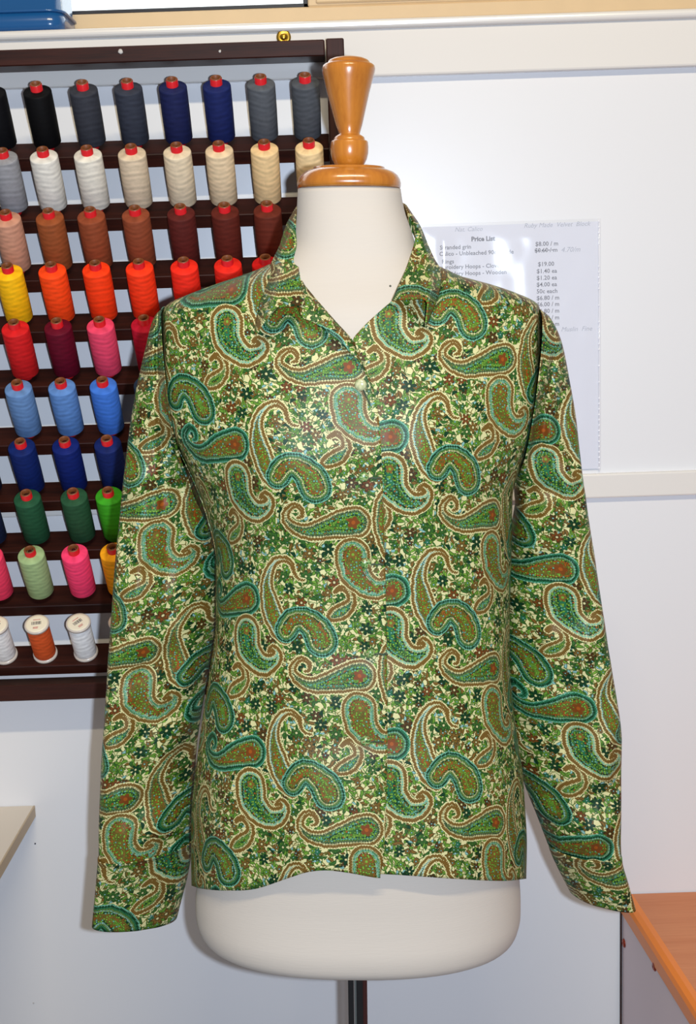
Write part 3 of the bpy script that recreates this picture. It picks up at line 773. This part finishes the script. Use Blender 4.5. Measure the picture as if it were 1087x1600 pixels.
def panel(side, nr=230, nc=110, extra=0):
    rows, uvs = [], []
    us = cos_space(nc, lo=(side == 'L'), hi=(side == 'R'))
    for i in range(nr):
        y0 = 413 + (1375 - 413) * (i / (nr - 1)) ** 1.15; r, uvr = [], []
        arc = 0; prev = None; pts = []
        for u in us:
            if side == 'L': xa, xb = interp(SB, y0, 1), interp(VL, y0, 1)
            else: xa, xb = interp(VR, y0, 1), interp(SB, y0, 2)
            px = xa + (xb - xa) * u
            hem = interp(HEM_L if side == 'L' else HEM_R, px, 1)
            py = 413 + (y0 - 413) * (hem - 413) / (1375 - 413)
            ex = extra
            if side == 'R': ex -= .0022 * max(0, 1 - max(0, px - 606) / 25) * (1 if y0 > 500 else max(0, (y0 - 440) / 60))
            p = at(px, py, front_Y(px, py, ex)); pts.append((p, px, py))
        # print coordinates run along the cloth
        k0 = min(range(nc), key=lambda j: abs(pts[j][1] - (480 if side == 'L' else 690)))
        arcs = [0] * nc
        for j in range(k0 + 1, nc): arcs[j] = arcs[j-1] + (Vector((pts[j][0].x, pts[j][0].y, 0)) - Vector((pts[j-1][0].x, pts[j-1][0].y, 0))).length
        for j in range(k0 - 1, -1, -1): arcs[j] = arcs[j+1] - (Vector((pts[j][0].x, pts[j][0].y, 0)) - Vector((pts[j+1][0].x, pts[j+1][0].y, 0))).length
        sc_ = 1460.0
        for j, (p, px, py) in enumerate(pts):
            tx = pts[k0][1] + arcs[j] * sc_
            dr = 30 * (max(0, py - 563) / 718) ** 1.2
            dy = 0.012 * max(0, py - 800)          # repeats look a little shorter low down
            if side == 'L': q = ((tx - dr - 300) * S, (py + dy - 780) * S)
            else: q = ((tx - 554) * S, (py + dy + 12 - 780) * S)
            r.append(p); uvr.append((q[0] / 1000, q[1] / 1000))
        rows.append(r); uvs.append(uvr)
    return rows, uvs
def cloth(name, rows, uvs, parent=blouse, closed=False, thick=.0008, flip=False, mat=None, off=1):
    o = link(name, grid_bm(rows, closed, uvs, flip), mat or M_SATIN, parent)
    m = o.modifiers.new('thickness', 'SOLIDIFY'); m.thickness = thick; m.offset = off
    return o
rl, ul = panel('L'); rr, ur = panel('R')
fl = cloth('front_panel', rl, ul, flip=True, off=-1); frp = cloth('front_panel', rr, ur, flip=True, off=-1)
# back panel: bulges away from the camera, joined to the silhouettes
rows, uvs = [], []
for i in range(120):
    y0 = 413 + (1375 - 413) * (i / 119) ** 1.15; r, uvr = [], []
    xa, xb = interp(SB, y0, 1), interp(SB, y0, 2); d = interp(SB, y0, 3) * .85
    for u in cos_space(70, True, True):
        px = xa + (xb - xa) * u; s = abs(2 * u - 1)
        hem = 1384 + (1373 - 1384) * u; py = 413 + (y0 - 413) * (hem - 413) / (1375 - 413)
        p = at(px, py, YC) + Vector((0, d * (1 - s ** 2.35) ** (1 / 2.35), 0))
        r.append(p); uvr.append(((px * 1.3 - 200) * S / 1000, (py - 700) * S / 1000))
    rows.append(r); uvs.append(uvr)
cloth('back_panel', rows, uvs, off=-1)

# ---- sleeves
SL = [(256,479,286,735),(240,500,302,780),(226.5,552,320,822),(214,606,332,856),(203,672,340,888),(192,765,342,921),(182,866,338,960),(174,968,328,1022),(166.5,1085,313,1101),(159.5,1190,299,1190),(155.5,1270,296,1268),(155,1340,293.5,1342)]
CL = [(153.5,1338,295,1340),(153,1350,293,1352),(149.5,1388,285,1400),(144,1445,268,1467)]
SR = [(841,482,808,735),(858,497,808,775),(874,532,811,806),(887,588,807,836),(898,655,802,866),(911,762,798,908),(930,888,796,962),(947,1000,797,1034),(961,1086,801,1112),(970,1152,808,1168),(969,1226,824,1238),(967.5,1300,848,1300),(968.5,1338,864,1342)]
CR = [(969.5,1334,864,1338),(972,1350,868,1354),(981,1380,881,1382),(992,1419,898,1415)]
def sleeve(tab, side, n, half, nc=120, cuff=False, top_d=None):
    """tab: outer and inner edge in the frame; returns rows of a closed tube"""
    m = len(tab); T = [(i,) + tuple(t) for i, t in enumerate(tab)]; rows, uvs = [], []
    for i in range(n):
        k = (m - 1) * i / (n - 1)
        ox, oy, ix, iy = (interp(T, k, j) for j in (1, 2, 3, 4))
        h = half(k / (m - 1)); Y = YC + .004 * (k / (m - 1))
        O, I = at(ox, oy, Y), at(ix, iy, Y); c = (O + I) / 2; w = (O - I) / 2; r, uvr = [], []
        ym = (oy + iy) / 2; tw = min(1, k / (m - 1) * 3.5)
        for j in range(nc + 1):
            t = 2 * math.pi * j / nc
            e = 2.5; cs = math.copysign(abs(math.cos(t)) ** (2 / e), math.cos(t)); sn = math.copysign(abs(math.sin(t)) ** (2 / e), math.sin(t))
            dep = h * sn
            px = (ox + ix) / 2 + (ox - ix) / 2 * cs; py = ym + (oy - iy) / 2 * cs
            if sn > 0:
                # wrinkles; the inner third of the empty sleeve turns away from the lens
                amp = min(1, sn * 1.6) * (0 if cuff and False else 1)
                wr = noise.noise(Vector((px / 30, py / 110, 11.0 if side < 0 else 23.0))) * .0075 + noise.noise(Vector((px / 60 + py / 90, py / 60, 2.0 if side < 0 else 5.0))) * .0085
                wr += noise.noise(Vector((px / 16, py / 50, 9.0))) * .0016
                if cuff: wr *= .35
                fade = min(1, (k / (m - 1)) * 8) if not cuff else 1
                dep += wr * amp * fade
                u = (1 - cs) / 2
                dep -= (.20 if side < 0 else .16) * h * max(0, (u - .55) / .45) ** 1.2 * (0.4 if cuff else 1)
                if side < 0 and not cuff:        # pressed crease on the left sleeve
                    xc = 252 + 8 * min(1, max(0, (py - 620) / 280)); fd = min(1, max(0, (1010 - py) / 100)) * min(1, max(0, (py - 480) / 40))
                    dep -= .009 * fd * math.exp(-((px - xc) / 2.6) ** 2); dep -= .007 * fd * (1 / (1 + math.exp(-(px - xc) / 2.0)))
                if side > 0 and not cuff:
                    for (fx, fy, gx_, gy, a_, s_) in ((838, 600, 812, 760, .012, 9), (862, 640, 900, 760, .007, 9), (852, 560, 838, 700, .008, 6), (900, 780, 846, 760, .007, 8)):
                        dx, dy_ = gx_ - fx, gy - fy; L2 = dx * dx + dy_ * dy_; q = max(0, min(1, ((px - fx) * dx + (py - fy) * dy_) / L2))
                        dd = math.hypot(px - fx - q * dx, py - fy - q * dy_); dep -= a_ * math.exp(-(dd / s_) ** 2) * fade
            p = c + w * cs + Vector((0, -dep + (.056 if side < 0 else .040) * ((1 - cs) / 2) * (tw if not cuff else 1), 0))
            if j < nc: r.append(p)
            ang = (t if t <= math.pi else t) / math.pi
            wpx = math.hypot(ox - ix, oy - iy)
            # print coordinates: around the tube and down the arm
            if side < 0:
                ux = (px if t <= math.pi else (ix + (ix - px) * 1.0))
                tx = 830 + (ux - (259 - .125 * (py - 784))) * S * 1.02 - (0); ty = 120 + (py - 1010) * 825 / 228
            else:
                ux = (px if t <= math.pi else (ix - (px - ix) * 1.0))
                tx = 205 + (ux - (903 + .13 * (py - 1110))) * S * 1.02; ty = 585 + (py - 1110) * 825 / 216
            if cuff: tx, ty = tx * 1.0 + 370, ty + 260
            uvr.append((tx / 1000, ty / 1000))
        rows.append(r); uvs.append(uvr)
    return rows, uvs
hs = lambda a, b_, c_: (lambda t: a + (b_ - a) * min(1, t * 4) + (c_ - b_) * max(0, (t - .25) / .75))
rw, uv_ = sleeve(SL, -1, 250, hs(.070, .050, .036)); sl = cloth('sleeve', rw, uv_, closed=True, flip=False)
rw, uv_ = sleeve(CL, -1, 40, lambda t: .0385 - .013 * t, cuff=True); cloth('cuff', rw, uv_, sl, closed=True, thick=.0016)
rw, uv_ = sleeve(SR, 1, 250, hs(.070, .050, .036)); sr = cloth('sleeve', rw, uv_, closed=True, flip=True)
rw, uv_ = sleeve(CR, 1, 40, lambda t: .0385 - .013 * t, cuff=True); cloth('cuff', rw, uv_, sr, closed=True, thick=.0016, flip=True)

# ---- collar: rows run from neck fold over the crease to the free edge
def Yf(px, py, ex): return front_Y(px, py, ex)
CO = [  # (fold px, py, Y), (crease px, py, Y), (edge px, py, Y)
 ((476,477,None,.014),(428,482,None,.046),(399,525,None,.032)),
 ((473,455,None,.013),(430,456,None,.038),(401.5,500,None,.007)),
 ((468,434,None,.014),(433,432,None,.026),(406,478,None,.004)),
 ((466,412,1.452,0),(437,412,1.440,0),(411,447,1.455,0)),
 ((463.5,385,1.468,0),(442,392,1.458,0),(424,413,1.478,0)),
 ((462.5,355,1.488,0),(451,367,1.484,0),(437.5,385,1.500,0)),
 ((464,330,1.508,0),(457.5,341,1.510,0),(446.5,357,1.524,0)),
 ((469,319,1.535,0),(463,329,1.545,0),(455,346,1.552,0)),
 ((500,311,1.562,0),(498,324,1.575,0),(492,348,1.585,0)),
 ((548,308,1.566,0),(548,321,1.582,0),(548,346,1.592,0)),
 ((598,311,1.560,0),(600,324,1.573,0),(606,348,1.583,0)),
 ((630,319,1.535,0),(636,329,1.545,0),(644,344,1.552,0)),
 ((636,329,1.510,0),(643,338,1.510,0),(654,352,1.524,0)),
 ((647,352,1.488,0),(654,360,1.484,0),(665,377,1.500,0)),
 ((649,375,1.468,0),(662,387,1.458,0),(677,404,1.478,0)),
 ((643,396,1.452,0),(667,410,1.440,0),(686,421,1.457,0)),
 ((635,420,None,.016),(670,432,None,.030),(688,441,None,.004)),
 ((624,445,None,.015),(670,451,None,.042),(681,470,None,.009)),
 ((613,470,None,.013),(668,467.5,None,.052),(663,512,None,.036))]
def P3(t):
    px, py, Y, ex = t; return (px, py, Y if Y else Yf(px, py, ex))
keys = [[P3(t) for t in row] for row in CO]; nk = len(keys)
def key(k, j, c): return interp([(i, keys[i][j][c]) for i in range(nk)], k)
rows, uvs = [], []
nr, nq = 150, 26
for i in range(nr + 1):
    k = (nk - 1) * i / nr; f = [tuple(key(k, j, c) for c in range(3)) for j in range(3)]; r, uvr = [], []
    for q in range(nq + 1):
        t = q / nq * 2
        def mixp(t):
            a, b_, u = (f[0], f[1], t) if t < 1 else (f[1], f[2], t - 1)
            return [a[c] + (b_[c] - a[c]) * u for c in range(3)]
        lo, hi = mixp(max(0, t - .16)), mixp(min(2, t + .16)); mid = mixp(t)
        px, py, Y = [(mid[c] * .34 + (lo[c] + hi[c]) * .33) if 0 < q < nq else mid[c] for c in range(3)]
        r.append(at(px, py, Y))
        uvr.append(((px * 1.0 - 300 + (180 if i > nr / 2 else 40)) * S / 1000, (py + (210 if i > nr / 2 else 330)) * S / 1000))
    rows.append(r); uvs.append(uvr)
collar = cloth('collar', rows, uvs, thick=.0012, flip=True)
# collar stand: inside band from the fold down to the neckline
rows, uvs = [], []
for i in range(nr + 1):
    k = 1.5 + (nk - 4) * i / nr; px, py, Y = (key(k, 0, c) for c in range(3)); r, uvr = [], []
    for q in range(7):
        u = q / 6; cx = 548 + (px - 548) * (1 + .03 * u); yy = Y + (.006 if Y < 1.5 else -.002) * 1 + .004 * math.sin(u * 3)
        r.append(at(cx, py + u * 40 * (1 if Y > 1.5 else .6), yy)); uvr.append((px * S / 1000, (py + 20 * u) * S / 1000))
    rows.append(r); uvs.append(uvr)
cloth('collar_stand', rows, uvs, thick=.0008)
# ---- rolled-back lapel on the left front
LA = [((472,438),(468,468)),((480,451),(469,493)),((497,472),(487,502)),((512,489),(503,512)),((530,509),(522,526)),((545,526),(536,539)),((553,541),(548,552)),((561,558),(560,563)),((575,586),(573,588)),((584,612),(583,613))]
rows, uvs = [], []
ka = [(i, *a, *c) for i, (a, c) in enumerate(LA)]
for i in range(71):
    k = (len(LA) - 1) * i / 70; ax, ay, cx, cy = (interp(ka, k, j) for j in (1, 2, 3, 4)); r, uvr = [], []
    for q in range(9):
        u = q / 8; px, py = ax + (cx - ax) * u, ay + (cy - ay) * u
        r.append(at(px, py, Yf(px, py, .0022 + .011 * math.sin(min(1, u * 1.25) * math.pi * .62) * (1 - (i / 70) ** 3))))
        uvr.append(((px + 35) * S / 1000, (py + 150) * S / 1000))
    rows.append(r); uvs.append(uvr)
cloth('lapel', rows, uvs, thick=.0010, flip=True)
# ---- buttons and buttonholes
M_PEARL = NT('pearly_button'); M_PEARL.set(color=M_PEARL.mix(M_PEARL.m('MULTIPLY', M_PEARL.noise(M_PEARL.coord(), 260, 2)[0], 1.0), lin((222, 214, 170)), lin((96, 118, 70))), rough=.18, coat=.8); M_PEARL = M_PEARL.mat
M_COVERED = NT('satin_covered_button'); _k = M_COVERED.noise(M_COVERED.coord(), 330, 3)[0]
M_COVERED.set(color=M_COVERED.ramp(_k, [(.36, lin((26, 60, 34))), (.46, lin((88, 128, 56))), (.56, lin((150, 170, 120))), (.62, lin((110, 84, 40)))]), rough=.25, coat=.5); M_COVERED = M_COVERED.mat
M_HOLE = plain('buttonhole_stitch', (40, 58, 34), .6)
for i, (px, py, rr_) in enumerate(((563.5, 601, 9.5), (568, 745, 8), (571, 880, 9), (578, 1020, 7.5), (571, 1157, 8.5))):
    Y = Yf(px, py, .0062); p = at(px, py, Y); rad = rr_ / 1490
    prof = [(rad * .35, -.003), (rad * .8, -.001), (rad, .0006), (rad * .96, .0026), (rad * .78, .0042), (rad * .45, .0050), (rad * .12, .0051)]
    bb = lathe_bm(prof, 32)
    rot = Matrix.Rotation(math.pi / 2, 4, 'X') @ Matrix.Rotation(.15 * (i % 3 - 1), 4, 'Y')
    bmesh.ops.transform(bb, verts=bb.verts, matrix=Matrix.Translation(p) @ rot)
    mat = M_PEARL if i == 0 else M_COVERED
    if i:
        ulay = bb.loops.layers.uv.new('UVMap')
        for f in bb.faces:
            for l in f.loops: l[ulay].uv = ((l.vert.co.x * 5 + i * .3) % 7, (l.vert.co.z * -5 + 9 + i * .21))
    o = link('button', bb, mat, blouse)
    if i == 0: tag(o, 'pearly cream and green top button')
    hb = bmesh.new()
    for q in range(14):
        hx = px + 6 + q * 1.6 ; hy = py + (2 if i else 24) + .6 * math.sin(q)
        if i == 0: hx, hy = px + 4 + q * .8, py + 8 + q * 1.8
        pq = at(hx, hy, Yf(hx, hy, .0016))
        merge(hb, box_bm(pq - Vector((.0008, .0003, .0009)), pq + Vector((.0008, .0003, .0009)), .0002, 1))
    link('buttonhole', hb, M_HOLE, blouse)
# pin in the neck of the form
hit = at(609.5, 447, YC - .07)
d = (hit - CAM).normalized()
ev = torso_form.data; bv = BVHTree.FromPolygons([torso_form.matrix_world @ v.co if False else Matrix.Translation(form.location) @ v.co for v in ev.vertices], [p.vertices[:] for p in ev.polygons])
h = bv.ray_cast(CAM, d)[0]
if h:
    b = bmesh.new(); bmesh.ops.create_uvsphere(b, u_segments=12, v_segments=8, radius=.0012); bmesh.ops.translate(b, verts=b.verts, vec=h)
    link('pin', b, M_PIN, form)
